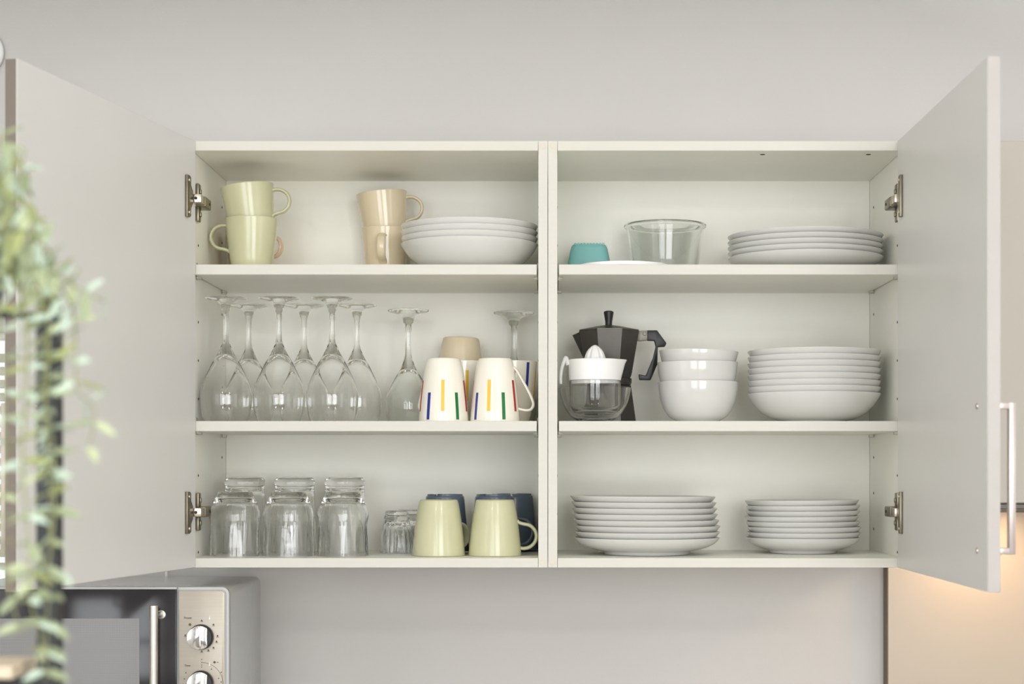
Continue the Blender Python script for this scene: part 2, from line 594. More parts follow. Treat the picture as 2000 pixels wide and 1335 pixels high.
# ------------------------------------------------------------------ dishes: builders
PLATE = [(0, .0045), (.066, .0045), (.0675, .0006), (.070, 0), (.0735, .0006), (.076, .0052), (.092, .0085), (.107, .0132), (.1165, .0180), (.1215, .0222), (.1248, .0266), (.126, .0288), (.1258, .0294), (.1245, .0296),
         (.1205, .0256), (.114, .0212), (.102, .0160), (.086, .0112), (.077, .0097), (.07, .0094), (0, .0092)]
DEEP = [(0, .0045), (.047, .0045), (.0485, .0006), (.051, 0), (.0535, .0006), (.056, .0036), (.066, .0055), (.079, .0108), (.0915, .0192), (.1015, .0300), (.1085, .0402), (.1125, .0472), (.1142, .0512), (.1145, .0522), (.1141, .0530), (.1130, .0530),
        (.1098, .0485), (.1045, .0415), (.0970, .0328), (.0870, .0238), (.075, .0162), (.0620, .0118), (.045, .0104), (0, .0102)]

def plate_mesh(prof, rs, zs, name):
    b = lathe(bmesh.new(), [(r * rs, z * zs) for r, z in prof], 96)
    return b

ORD = ['topmost', 'second from the top', 'third from the top', 'fourth from the top', 'fifth from the top', 'sixth from the top', 'seventh from the top', 'bottom one']

def stack(name, prof, rs, zs, step, n, x, y, z, what, where, group, dx=None, tilt=None):
    first = None
    for k in range(n):                        # k = 0 is the bottom plate
        if first is None:
            o = first = finish(plate_mesh(prof, rs, zs, name), name, M_white)
        else:
            o = first.copy()
            COL.objects.link(o)
        i = n - 1 - k                         # index from the top
        ox = (dx[i] if dx else 0) * .00088
        o.location = (x + ox, y + random.uniform(-.0006, .0006), z + .0002 + k * step)
        tl = (tilt[i] if tilt else 0)
        o.rotation_euler = (0, math.radians(tl), random.uniform(0, 6.28)) if not tilt else (0, math.radians(tl), 0)
        pos = 'bottom one' if k == 0 else ORD[i]
        tag(o, f'{what}, {pos} of {where}', 'plate', group)

stack('deep_plate', DEEP, 1.028, .95, .0105, 4, -.1352, .146, SH1, 'white deep plate', 'the stack beside cream mugs', 'white deep plates on the upper left shelf')
stack('dinner_plate', PLATE, 1.0595, .93, .0094, 5, .4447, .152, SH1, 'white dinner plate', 'the wide stack on the upper shelf', 'white dinner plates on the upper right shelf')
stack('deep_plate', DEEP, .995, .95, .0105, 8, .4585, .142, SH2, 'white deep plate', 'the stack beside white bowls', 'white deep plates on the middle right shelf')
stack('dinner_plate', PLATE, .991, 1.0, .0101, 8, .170, .134, SHB, 'white dinner plate', 'the leaning stack on the cabinet floor', 'white dinner plates on the lower right shelf', dx=[-8, -6, -4.5, -3.5, -.5, 1.5, .5, 0], tilt=[.35, .3, .22, .18, .12, .1, .05, 0])
stack('side_plate', PLATE, .787, .93, .0093, 8, .446, .188, SHB, 'small white side plate', 'the stack on the cabinet floor', 'white side plates on the lower right shelf', dx=[-2, 0, 0, -2.5, 0, 2, 1, 0], tilt=[-.5, -.45, -.4, -.35, -.25, -.2, -.1, 0])

# cereal bowls
BOWL = smooth([(.0335, .0006), (.0375, .003), (.049, .0105), (.058, .022), (.064, .036), (.0675, .052), (.0688, .064), (.0692, .0695)], 4)
BOWL = [(p.x, p.y) for p in BOWL]
BIN = smooth([(.0662, .0690), (.0650, .062), (.0635, .050), (.0600, .036), (.0540, .0235), (.0450, .0135), (.0340, .0085), (.02, .0070)], 4)
BIN = [(p.x, p.y) for p in BIN]
bowlp = [(0, .003), (.028, .003), (.030, 0)] + BOWL + [(.0688, .0702), (.0672, .0702)] + BIN + [(0, .0068)]
bx_, by_ = (1363 - 1070) / 1136.0, .135
o = finish(lathe(bmesh.new(), bowlp, 80), 'cereal_bowl', M_white)
o.location = (bx_, by_, SH2 + .0002)
tag(o, 'round white cereal bowl, bottom of the stack of three behind the juicer', 'bowl', 'three white bowls stacked by the moka pot')
o2 = o.copy()
COL.objects.link(o2)
o2.location = (bx_ - .0006, by_, SH2 + .0338)
o2.rotation_euler = (0, math.radians(-.4), 1)
tag(o2, 'white cereal bowl, middle one of the three bowls', 'bowl', 'three white bowls stacked by the moka pot')
sb = [(0, .002), (.022, .002), (.024, 0), (.027, .0006), (.040, .006), (.051, .016), (.0585, .029), (.0635, .043), (.0665, .054), (.0692, .064), (.0690, .0647), (.0675, .0648),
      (.0645, .0545), (.0612, .044), (.0560, .031), (.0485, .019), (.038, .010), (.025, .006), (0, .0055)]
o3 = finish(lathe(bmesh.new(), [(r * .985, z) for r, z in sb], 80), 'cereal_bowl', M_white)
o3.location = (bx_ + .0002, by_, SH2 + .0585)
o3.rotation_euler = (0, math.radians(1.3), 0)
tag(o3, 'white bowl lying slightly tilted on top of the two bowls', 'bowl', 'three white bowls stacked by the moka pot')

# mugs ------------------------------------------------------------------
MUG = [(.0302, .0), (.0322, .0014), (.0333, .0048), (.0348, .011), (.0368, .022), (.0392, .038), (.0415, .056), (.0434, .074), (.0446, .088), (.0449, .0915)]
MUGIN = [(.0428, .0912), (.0420, .080), (.0402, .062), (.0380, .044), (.0352, .025), (.0325, .012), (.026, .0075)]

def mug_body(outer, inner, name, m, parent, seg=64):
    h = outer[-1][1]
    p = [(0, .0015), (outer[0][0] - .004, .0015), (outer[0][0] - .002, 0)] + [(q.x, q.y) for q in smooth(outer, 3)] + [(outer[-1][0] - .0004, h + .0009), (inner[0][0] + .0004, h + .0009)] + [(q.x, q.y) for q in smooth(inner, 3)] + [(0, inner[-1][1] - .001)]
    return finish(lathe(bmesh.new(), p, seg), name, m, parent, angle=50)

def ring_handle(m, parent, outer, z0, z1, out, ra=.0031, rb=.0075, tail=True):
    """rounded D handle in the local +X / Z plane"""
    r0, r1 = prof_r(outer, z0) - .0015, prof_r(outer, z1) - .0015
    zc, hz = (z0 + z1) / 2, (z1 - z0) / 2
    rx = max(r0, r1)
    pts = [(r1 - .001, 0, z1 - .001)]
    for k in range(0, 9):
        a = PI / 2 - PI * k / 8
        pts.append((rx + .006 + (out - .006) * max(0, math.cos(a)), 0, zc + hz * math.sin(a)))
    if tail:
        pts.append((r0 + .0025, 0, z0 - .0025))
        pts.append((r0 - .001, 0, z0 - .006))
    else:
        pts.append((r0, 0, z0))
    path = smooth(pts, 4)
    return finish(tube(bmesh.new(), path, ra, rb, Vector((0, 1, 0)), 14), 'handle', m, parent, angle=60)

def plain_mug(m, label, loc, rot, group, cat='mug', scale=1.0, outer=MUG, inner=MUGIN, hz=(.0405, .081), out=.0275):
    r = empty('mug', loc, rot)
    tag(r, label, cat, group)
    mug_body(outer, inner, 'body', m, r)
    ring_handle(m, r, outer, hz[0], hz[1], out)
    r.scale = (scale,) * 3
    return r

def set_inv(o, loc, h, rz, tilt=(0, 0)):
    """place a mug mouth-down, base plane at height h above loc.z"""
    o.location = (loc[0], loc[1], loc[2] + h)
    o.rotation_euler = Euler((PI + tilt[0], tilt[1], rz))

HM = .0925
D = math.radians
G1 = 'sage green mugs'
g = plain_mug(M_green, 'sage green mug standing upright at the bottom of the leaning mug pair, handle left', (-.508, .13, SH1 + .0002), (0, 0, D(180)), G1)
t = dup(g, (-.5057, .13, SH1 + .0570), (0, D(-6.6), D(0)))
tag(t, 'sage green mug tilted in the mouth of another mug, handle right', 'mug', G1)
gf = dup(g)
set_inv(gf, (-.1848, .0885, SHB + .0002), HM + .002, D(50))
tag(gf, 'sage green mug upside down on the cabinet floor beside small fluted glass', 'mug', G1)
gg = dup(g)
set_inv(gg, (-.0895, .0885, SHB + .0002), HM + .002, D(0))
gg.rotation_euler = Euler((PI, 0, D(2)))
tag(gg, 'sage green mug upside down next to the cabinet partition, handle right', 'mug', G1)
for q in (gf, gg):
    q.scale = (1, 1, 1.02)

plain_mug(M_peach, 'pale peach mug half hidden behind the stacked green mugs', (-.531, .243, SH1 + .0002), (0, 0, D(-22)), 'mugs at the back', scale=.93)

OUT2 = [(.0285, .0), (.0318, .0035), (.0335, .011), (.0352, .022), (.0372, .038), (.0393, .056), (.0412, .074), (.0422, .088), (.0425, .0915)]
IN2 = [(.0408, .0912), (.0404, .080), (.0388, .062), (.0360, .044), (.0335, .025), (.031, .012), (.025, .0075)]
G2 = 'cream mugs'
c1 = plain_mug(M_cream, 'cream mug standing upright with its handle towards the front', (-.2895, .25, SH1 + .0002), (0, 0, D(-92)), G2, outer=OUT2, inner=IN2, hz=(.033, .076), out=.0262)
c2 = plain_mug(M_cream, 'cream mug tilted in another cream mug, handle over the deep plates', (-.2880, .25, SH1 + .0635), (0, D(-5.5), D(0)), G2)
c3 = plain_mug(M_cream, 'cream mug upside down behind the striped mugs, hidden under another', (-.155, .2455, 0), (0, 0, 0), G2)
set_inv(c3, (-.155, .2455, SH2 + .0002), HM, D(35))
c4 = dup(c3)
set_inv(c4, (-.1545, .2455, SH2 + .0002), HM + .0615, D(45), (0, D(2.5)))
tag(c4, 'cream mug upside down showing above the striped mugs', 'mug', G2)

# slate blue mugs with notched foot, mouth down
BO = [(.0325, .0), (.0338, .003), (.0352, .02), (.0376, .046), (.0402, .072), (.0424, .093), (.0427, .0950)]
BI = [(.0405, .0946), (.0398, .083), (.0375, .06), (.0345, .03), (.031, .010), (.026, .007)]
def blue_mug(label, x, y, rz, a0):
    r = empty('mug', (x, y, SHB + .0995), (PI, 0, rz))
    tag(r, label, 'mug', 'slate blue mugs behind the green mugs')
    mug_body(BO, BI, 'body', M_blue, r)
    b = bmesh.new()
    for k in range(3):
        pts_o = []
        for q in range(11):
            a = a0 + 2 * PI * k / 3 + (q - 5) * D(9.6)
            pts_o.append(a)
        for q in range(10):
            tb = bmesh.new()
            vs = []
            for (rr, zz) in ((.0255, 0.0015), (.0320, 0.0015), (.0308, -.0034), (.0263, -.0034)):
                for a in (pts_o[q], pts_o[q + 1]):
                    vs.append(tb.verts.new((rr * math.cos(a), rr * math.sin(a), zz)))
            for i in range(4):
                j = (i + 1) % 4
                tb.faces.new((vs[2 * i], vs[2 * i + 1], vs[2 * j + 1], vs[2 * j]))
            if q == 0:
                tb.faces.new((vs[0], vs[2], vs[4], vs[6]))
            if q == 9:
                tb.faces.new((vs[1], vs[3], vs[5], vs[7]))
            merge(b, tb)
    bmesh.ops.remove_doubles(b, verts=b.verts[:], dist=1e-6)
    finish(b, 'foot_ring', M_blue, r)
    ring_handle(M_blue, r, BO, .040, .084, .026)
    return r
blue_mug('slate blue mug upside down behind the left green mug', -.1795, .182, D(100), .5)
blue_mug('slate blue mug upside down directly behind the right green mug', -.0935, .182, D(0), 1.2)
blue_mug('dark slate blue mug in the rear corner beside the partition', -.0602, .2612, D(165), .2)

# striped mugs ---------------------------------------------------------
SO = [(.0248, .0), (.0272, .0010), (.0287, .0035), (.0303, .0085), (.0325, .018), (.0346, .032), (.0368, .050), (.0390, .070), (.0409, .090), (.0420, .104), (.0421, .1055)]
SI = [(.0402, .1052), (.0388, .086), (.0366, .064), (.0340, .042), (.0312, .022), (.028, .011), (.02, .0075)]
def stripe_mesh(am, z0, z1, w=.0056):
    b = bmesh.new()
    nz, na = 10, 4
    P = smooth([(r, 0, z) for r, z in SO], 3)
    prof = [(p.x, p.z) for p in P]
    def pt(i, j, off):
        z = z0 + (z1 - z0) * i / nz
        r = prof_r(prof, z)
        a = am + (j / na - .5) * w / r
        return ((r + off) * math.cos(a), (r + off) * math.sin(a), z)
    T = [[b.verts.new(pt(i, j, .00035)) for j in range(na + 1)] for i in range(nz + 1)]
    U = [[b.verts.new(pt(i, j, -.0006)) for j in range(na + 1)] for i in range(nz + 1)]
    for i in range(nz):
        for j in range(na):
            b.faces.new((T[i][j], T[i][j + 1], T[i + 1][j + 1], T[i + 1][j]))
            b.faces.new((U[i][j], U[i + 1][j], U[i + 1][j + 1], U[i][j + 1]))
    for i in range(nz):
        b.faces.new((T[i][0], T[i + 1][0], U[i + 1][0], U[i][0]))
        b.faces.new((T[i][na], U[i][na], U[i + 1][na], T[i + 1][na]))
    for j in range(na):
        b.faces.new((T[0][j], U[0][j], U[0][j + 1], T[0][j + 1]))
        b.faces.new((T[nz][j], T[nz][j + 1], U[nz][j + 1], U[nz][j]))
    return b

def striped_mug(label, loc, rot, handle_ang, first_ang, direction):
    r = empty('striped_mug', loc, rot)
    tag(r, label, 'mug', 'ivory mugs with coloured stripes')
    mug_body(SO, SI, 'body', M_ivory, r)
    # tear-drop handle
    pts = [(.0300, 0, .0145), (.036, 0, .020), (.0455, 0, .036), (.0560, 0, .055), (.0632, 0, .071), (.0640, 0, .080), (.0590, 0, .0865), (.0500, 0, .0870), (.0400, 0, .0845)]
    path = [Matrix.Rotation(handle_ang, 4, 'Z') @ Vector(p) for p in smooth(pts, 4)]
    sd = Matrix.Rotation(handle_ang, 4, 'Z') @ Vector((0, 1, 0))
    finish(tube(bmesh.new(), path, .0024, .0062, sd, 14), 'handle', M_ivory, r, angle=60)
    seq = [('red', M_sr, 0), ('blue', M_sb, 1), ('yellow', M_sy, 0), ('green', M_sg, 1)]
    for k in range(9):
        nm, mm, low = seq[k % 4]
        a = first_ang + direction * D(36) * k
        da = (a - handle_ang + PI) % (2 * PI) - PI
        if abs(da) < D(17):
            continue
        z0, z1 = (.0585, .1035) if low else (.0375, .0895)
        s = finish(stripe_mesh(a, z0, z1), 'stripe', mm, r)
        s['label'] = nm + ' stripe'
    return r

# seen from the front, angle -90 deg faces the camera; the inverted ones are turned over about X
def facing(deg):          # picture angle (right positive) -> local angle of a mug turned over about X
    return D(90 - deg)
striped_mug('striped ivory mug upside down in front, beside wine glass', (-.1748, .062, SH2 + .1066), (PI, 0, 0), facing(-140), facing(-71), -1)
striped_mug('striped ivory mug upside down in front, next to partition, handle right', (-.0884, .062, SH2 + .1066), (PI, 0, 0), facing(84), facing(-86), -1)
striped_mug('striped ivory mug standing upright in the gap behind the front mugs', (-.1475, .1515, SH2 + .0002), (0, 0, 0), D(165), D(-148), 1)
striped_mug('striped ivory mug standing upright in the corner under a wine glass foot', (-.0607, .1515, SH2 + .0002), (0, 0, 0), D(135), D(-86), 1)

# wine glasses ---------------------------------------------------------
def wine_mesh(h, rb, rr, bowl_h, rf, stem, foot_t, fk=1.0):
    """closed profile, foot at z = 0; rb widest radius, rr rim radius"""
    z0 = h - bowl_h
    outer = [(0, .0), (rf - .002, .0), (rf, .0008), (rf - .0008, .0008 + foot_t), (rf * .7, .0045 * fk), (rf * .4, .0075 * fk), (rf * .28, .011 * fk), (stem * 1.7, .0175 * fk), (stem * 1.05, .026), (stem, .04), (stem * .95, z0 * .62), (stem * 1.05, z0 * .85), (stem * 1.6, z0 * .97),
             (rb * .34, z0 + bowl_h * .105), (rb * .50, z0 + bowl_h * .20), (rb * .70, z0 + bowl_h * .34), (rb * .89, z0 + bowl_h * .49), (rb * .985, z0 + bowl_h * .61), (rb, z0 + bowl_h * .70), (rb * .975, z0 + bowl_h * .81), (rb * .92, z0 + bowl_h * .91), (rr, h)]
    so = [(p.x, p.y) for p in smooth(outer[11:], 4)]
    outer = outer[:11] + so
    t = .0012
    inner = [(rr - t, h), (rb * .92 - t, z0 + bowl_h * .91), (rb * .975 - t, z0 + bowl_h * .81), (rb - t, z0 + bowl_h * .70), (rb * .985 - t, z0 + bowl_h * .61), (rb * .885 - t, z0 + bowl_h * .49), (rb * .69 - t * 1.2, z0 + bowl_h * .35), (rb * .47 - t * 1.3, z0 + bowl_h * .225), (rb * .27 - t, z0 + bowl_h * .155), (rb * .10, z0 + bowl_h * .125)]
    si = [(p.x, p.y) for p in smooth(inner, 4)]
    return [(max(r, 0), h - z) for r, z in outer] + [(max(r, .0005), h - z) for r, z in si] + [(0, h - (z0 + bowl_h * .12))]

wg = finish(lathe(bmesh.new(), wine_mesh(.2075, .0435, .0360, .126, .0345, .0046, .0012), 72), 'wine_glass', M_glass, angle=50)
G3 = 'large wine glasses standing upside down'
spots = [(-.5390, .056, 'large wine glass upside down in front, against cabinet side wall'),
         (-.4500, .056, 'large wine glass upside down, middle one of the front row'),
         (-.3612, .056, 'large wine glass upside down, right one of the front row of three'),
         (-.5225, .185, 'large wine glass upside down in the rear row, nearest the side wall'),
         (-.4260, .185, 'large wine glass upside down in the rear row, between two front glasses'),
         (-.3335, .185, 'large wine glass upside down, right end of the rear row')]
for k, (x, y, lb) in enumerate(spots):
    o = wg if k == 0 else wg.copy()
    if k:
        COL.objects.link(o)
    o.location = (x, y, SH2 + .0002)
    tag(o, lb, 'wine glass', G3)
wg2 = finish(lathe(bmesh.new(), wine_mesh(.2005, .0405, .0335, .108, .0362, .0052, .0024, 1.3), 72), 'wine_glass', M_glassg, angle=50)
wg2.location = (-.2450, .2000, SH2 + .0002)
tag(wg2, 'short thick-footed wine glass upside down left of striped mugs', 'wine glass', 'shorter wine glasses with thick feet')
o = wg2.copy()
COL.objects.link(o)
o.location = (-.0605, .2440, SH2 + .0002)
tag(o, 'short thick-footed wine glass upside down behind the mugs by partition', 'wine glass', 'shorter wine glasses with thick feet')

# tumblers -------------------------------------------------------------
def facet(n, amp, z_lo, z_hi):
    def f(a, r, z):
        k = max(0.0, min(1.0, (z_hi - z) / (z_hi - z_lo)))
        a2 = (a * n / (2 * PI)) % 1.0 - .5
        return r * (1 - amp * k * (.5 + .5 * math.cos(2 * PI * a2)))
    return f
TO = smooth([(.0435, .0), (.0430, .020), (.0414, .046), (.0420, .058), (.0433, .068), (.0418, .077), (.0380, .086), (.0340, .095), (.0305, .1025), (.0290, .1055), (.0286, .1072)], 4)
TI = smooth([(.0395, .0), (.0385, .045), (.0395, .066), (.0370, .078), (.0318, .088), (.026, .0935)], 4)
tum = [(0, .1075), (.024, .1075), (.0275, .1080)] + [(p.x, p.y) for p in TO[::-1]] + [(p.x + .0, p.y) for p in TI] + [(0, .0945)]
tg = finish(lathe(bmesh.new(), tum, 80, facet(10, .035, .02, .07)), 'tumbler', M_glass, angle=45)
G4 = 'faceted tumblers upside down in the front row'
for k, (x, lb) in enumerate(((-.529, 'faceted tumbler upside down in front, next to the lower hinge'), (-.4385, 'faceted tumbler upside down in front, between two others'), (-.3465, 'faceted tumbler upside down in front, right end of the row'))):
    o = tg if k == 0 else tg.copy()
    if k:
        COL.objects.link(o)
    o.location = (x, .0865, SHB + .0002)
    o.rotation_euler = (0, 0, .3 + k)
    tag(o, lb, 'glass', G4)
TO2 = [(.0405, .0), (.0395, .02), (.0350, .105), (.0338, .114), (.0335, .1165), (.0350, .1185), (.0354, .1225), (.0350, .127), (.0325, .1310), (.0285, .1325)]
TI2 = [(.0375, .0), (.0325, .095), (.031, .108), (.027, .1125)]
tum2 = [(0, .1290), (.018, .1295), (.023, .1325)] + TO2[::-1] + TI2 + [(0, .1140)]
tb = finish(lathe(bmesh.new(), tum2, 72), 'tumbler', M_glass, angle=40)
G5 = 'tall tumblers upside down in the rear row'
for k, (x, lb) in enumerate(((-.5325, 'tall thick-based tumbler upside down in the rear row, left one'), (-.4452, 'tall thick-based tumbler upside down in the rear row, middle one'), (-.3570, 'tall thick-based tumbler upside down in the rear row, right one'))):
    o = tb if k == 0 else tb.copy()
    if k:
        COL.objects.link(o)
    o.location = (x, .203, SHB + .0002)
    tag(o, lb, 'glass', G5)

# small fluted glasses with a foot
def flute(a, r, z):
    k = 1.0 if z < .05 else max(0, (.056 - z) / .006)
    return r * (1 + .045 * k * math.cos(14 * a))
FO = smooth([(.0275, .0), (.0280, .012), (.0262, .032), (.0236, .048), (.0216, .055)], 4)
FI = smooth([(.0255, .0), (.0255, .012), (.0238, .030), (.0205, .045), (.012, .052)], 4)
fl = [(0, .0735), (.0185, .0735), (.0203, .0722), (.0205, .0690), (.0195, .0668), (.0208, .0650), (.0222, .0630), (.0222, .0605), (.0208, .0582)] + [(p.x, p.y) for p in FO[::-1]] + [(p.x, p.y) for p in FI] + [(0, .053)]
fg = finish(lathe(bmesh.new(), fl, 112, flute), 'shot_glass', M_glass, angle=50)
fg.location = (-.2645, .194, SHB + .0002)
tag(fg, 'small fluted glass upside down beside the green mug', 'glass', 'small fluted glasses')
o = fg.copy()
COL.objects.link(o)
o.location = (-.2480, .2590, SHB + .0002)
tag(o, 'small fluted glass upside down at the back, behind another small one', 'glass', 'small fluted glasses')

# ------------------------------------------------------------------ upper right shelf: teal tub, lid, glass bowl
def rsq(bm, sections, n=48, e=4.0):
    t = bmesh.new()
    rings = []
    for (hx, hy, z) in sections:
        ring = []
        for k in range(n):
            a = 2 * PI * k / n
            c, s = math.cos(a), math.sin(a)
            ring.append(t.verts.new((hx * math.copysign(abs(c) ** (2 / e), c), hy * math.copysign(abs(s) ** (2 / e), s), z)))
        rings.append(ring)
    for A, B in zip(rings, rings[1:]):
        for k in range(n):
            t.faces.new((A[k], A[(k + 1) % n], B[(k + 1) % n], B[k]))
    t.faces.new(rings[0][::-1])
    t.faces.new(rings[-1])
    merge(bm, t)
    return bm
tr = empty('plastic_tub', ((1151 - 1070) / 1116.0, .2160, SH1 + .0002))
tag(tr, 'small frosted teal plastic tub upside down beside the glass bowl', 'tub')
b = rsq(bmesh.new(), [(.0390, .0320, 0), (.0425, .0355, 0), (.0420, .0350, .003), (.0388, .0322, .020), (.0352, .0292, .038), (.0326, .0268, .0505), (.0306, .0250, .0560), (.0282, .0232, .0580), (.0265, .0215, .0580), (.026, .021, .0560)])
finish(b, 'body', M_teal, tr)
b = bmesh.new()
for k in range(10):
    xx = -.0245 + k * .00545
    box(b, xx - .0018, xx + .0018, -.0235, .0235, .0555, .0597, .0009)
rg = finish(b, 'ribs', M_teal, tr)
rg['kind'] = 'stuff'

lid = finish(lathe(bmesh.new(), [(0, .0015), (.071, .0015), (.073, 0), (.0765, .0004), (.0778, .003), (.0772, .0062), (.073, .0068), (.066, .0052), (0, .0052)], 80), 'bowl_lid', M_plastic, loc=((1218 - 1070) / 1160.0, .083, SH1 + .0002))
tag(lid, 'flat round white lid lying at the shelf edge before the glass bowl', 'lid')

gb = [(0, .0006), (.050, 0), (.0545, .0012), (.0570, .006), (.0600, .03), (.0640, .06), (.0672, .082), (.0680, .088), (.0700, .0892), (.0722, .0905), (.0730, .0930), (.0720, .0952), (.0695, .0960), (.0672, .0950), (.0658, .0915), (.0640, .083), (.0605, .06), (.0565, .03), (.0535, .0105), (.049, .0062), (0, .0055)]
gbo = finish(lathe(bmesh.new(), gb, 88), 'glass_bowl', M_glassg, angle=50, loc=((1299 - 1070) / 1103.0, .2250, SH1 + .0002))
tag(gbo, 'clear glass bowl with rolled rim next to the teal tub', 'bowl')

# ------------------------------------------------------------------ moka pot
mk = empty('moka_pot', ((1189 - 1070) / 1112.0, .2050, SH2 + .0002))
tag(mk, 'dark eight-sided moka pot with black handle behind the white juicer', 'coffee pot')
A8 = PI / 8
b = lathe(bmesh.new(), [(0, 0), (.0500, 0), (.0512, .0015), (.0418, .066), (.0395, .0685), (0, .0685)], 8, a0=A8)
finish(b, 'boiler', M_moka, mk, angle=20)
b = lathe(bmesh.new(), [(0, .0687), (.0395, .0687), (.0395, .0715), (.0405, .072), (.0405, .080), (0, .080)], 40)
finish(b, 'collar', M_moka, mk)
b = lathe(bmesh.new(), [(0, .0802), (.0400, .0802), (.0420, .0840), (.0435, .0900), (.0558, .1585), (.0565, .1625), (.0545, .1625), (.0545, .158), (0, .158)], 8, a0=A8)
def wedge(bm, P):
    t = bmesh.new()
    v = [t.verts.new(p) for p in P]
    for f in ((0, 1, 2), (0, 2, 3), (0, 3, 1), (1, 3, 2)):
        t.faces.new([v[i] for i in f])
    merge(bm, t)
# pouring lip
t_ = bmesh.new()
vs = [t_.verts.new(p) for p in ((-.050, -.0215, .1610), (-.050, .0215, .1610), (-.0635, -.004, .1560), (-.0635, .004, .1560), (-.0425, -.006, .1120), (-.0425, .006, .1120), (-.040, -.0215, .158), (-.040, .0215, .158))]
for f in ((0, 2, 3, 1), (0, 4, 2), (1, 3, 5), (2, 4, 5, 3), (0, 6, 4), (1, 5, 7), (0, 1, 7, 6), (6, 7, 5, 4)):
    t_.faces.new([vs[i] for i in f])
merge(b, t_)
finish(b, 'upper_chamber', M_moka, mk, angle=20)
b = lathe(bmesh.new(), [(0, .1628), (.0560, .1628), (.0560, .1645), (.0200, .1720), (.0095, .1735), (0, .1735)], 8, a0=A8)
finish(b, 'lid', M_moka, mk, angle=12)
b = lathe(bmesh.new(), [(0, .1730), (.0065, .1730), (.0060, .176), (.0062, .180), (.0088, .1955), (.0086, .1975), (.0050, .1992), (0, .1996)], 12)
finish(b, 'knob', M_black, mk)
ox, oz = mk.location.x, mk.location.z
def mp(u, v, Y=.205):
    p = PX(1080 + u * .1947, 590 + v * .1947, Y)
    return (p.x - ox, p.z - oz)
hp = [mp(*q) for q in ((945, 283), (1042, 283), (1137, 412), (1122, 447), (1050, 450), (1045, 625), (978, 782), (866, 780), (858, 722), (930, 737), (1002, 560), (1030, 445), (1015, 388), (945, 385))]
finish(prism(bmesh.new(), hp, -.0075, .0075, None, .0014), 'handle', M_black, mk)
hb = [mp(*q) for q in ((815, 290), (965, 283), (958, 320), (945, 383), (865, 392), (830, 380))]
finish(prism(bmesh.new(), hb, -.0055, .0055, None, .001), 'handle_bracket', M_mokab, mk)
q = mp(918, 318)
finish(lathe(bmesh.new(), [(0, 0), (.0036, 0), (.003, .0016), (0, .002)], 18, M=Matrix.Translation((q[0], -.0055, q[1])) @ Matrix.Rotation(PI / 2, 4, 'X')), 'hinge_pin', M_mokab, mk)

# ------------------------------------------------------------------ citrus juicer
jc = empty('citrus_juicer', ((1162 - 1070) / 1157.0, .0770, SH2 + .0002))
tag(jc, 'white citrus juicer with ribbed cone on a clear glass bowl, before moka pot', 'juicer')
bo = smooth([(.0270, .0002), (.0345, .0040), (.0450, .0140), (.0530, .0280), (.0580, .0430), (.0606, .0580)], 4)
bi = smooth([(.0582, .0580), (.0552, .0430), (.0502, .0285), (.0420, .0160), (.0320, .0075), (.0250, .0052)], 4)
b = lathe(bmesh.new(), [(0, .0008), (.025, 0)] + [(p.x, p.y) for p in bo] + [(p.x, p.y) for p in bi] + [(0, .0050)], 72)
finish(b, 'glass_bowl', M_jglass, jc, angle=50)
b = lathe(bmesh.new(), [(0, .0135), (.0330, .0135), (.0360, .0150), (.0395, .0200), (.0428, .030), (.0434, .066), (.0430, .0695), (.0412, .0695), (.0405, .030), (.0372, .0220), (.033, .0180), (0, .0175)], 64)
finish(b, 'glass_cup', M_jglass, jc, angle=45)
def spout_mod(a, r, z):
    d_ = (a + PI) % (2 * PI) - PI
    k = math.exp(-(d_ / .30) ** 2) * max(0, (z - .085) / .022)
    return r + .0095 * k
b = lathe(bmesh.new(), [(.0385, .0640), (.0402, .0640), (.0405, .0700), (.0436, .0702), (.0440, .0730), (.0450, .0985), (.0455, .1045), (.0440, .1052), (.0428, .1040), (.0420, .0840), (.030, .0800), (.0120, .0835), (.0120, .0810), (.030, .0770), (.0385, .0765)], 72, spout_mod)
finish(b, 'strainer_dish', M_plastic, jc, angle=45)
def rib(a, r, z):
    return r * (1 + .07 * math.cos(10 * a) * (1 if z < .124 else .4))
cone = [(p.x, p.y) for p in smooth([(.0185, .0815), (.0186, .0960), (.0165, .1090), (.0125, .1195), (.0065, .1270), (.0015, .1298)], 4)]
finish(lathe(bmesh.new(), [(0, .0815)] + cone + [(0, .13)], 80, rib), 'reamer_cone', M_plastic, jc, angle=60)
pts = [(-.0445, 0, .0960), (-.0475, 0, .1045), (-.0490, 0, .1085), (-.0520, 0, .1030), (-.0560, 0, .0900), (-.0578, 0, .0760), (-.0576, 0, .0640)]
finish(tube(bmesh.new(), smooth(pts, 4), 0.0032, .0080, Vector((0, 1, 0)), 12, taper=lambda u: 1.3 - .5 * u), 'handle', M_plastic, jc, angle=60)

# ------------------------------------------------------------------ worktop and microwave
CT = ZC - .515
b = bmesh.new()
box(b, RX0 + .002, .605, -.30, WY - .002, CT - .04, CT, .002)
wt = finish(b, 'worktop', M_counter)
tag(wt, 'grey kitchen worktop carrying the microwave along the back wall', 'worktop')
b = bmesh.new()
bu = empty('base_cabinet', (-.75, 0, 0))
tag(bu, 'long white base cabinet carrying the grey worktop', 'cabinet')
finish(box(bmesh.new(), RX0 + .752, 1.352, -.26, WY - .002, .1, CT - .041, .001), 'body', M_melamine, bu)
finish(box(bmesh.new(), RX0 + .752, 1.352, -.2, WY - .002, .0, .0998), 'plinth', M_hooddark, bu)
for k in range(4):
    x = RX0 + .76 + k * .665
    d_ = finish(box(bmesh.new(), x, x + .655, -.279, -.2605, .11, CT - .05, .001), 'door', M_door, bu)
    finish(box(bmesh.new(), x + .22, x + .43, -.30, -.2795, CT - .12, CT - .11, .001), 'handle', M_alu, d_)

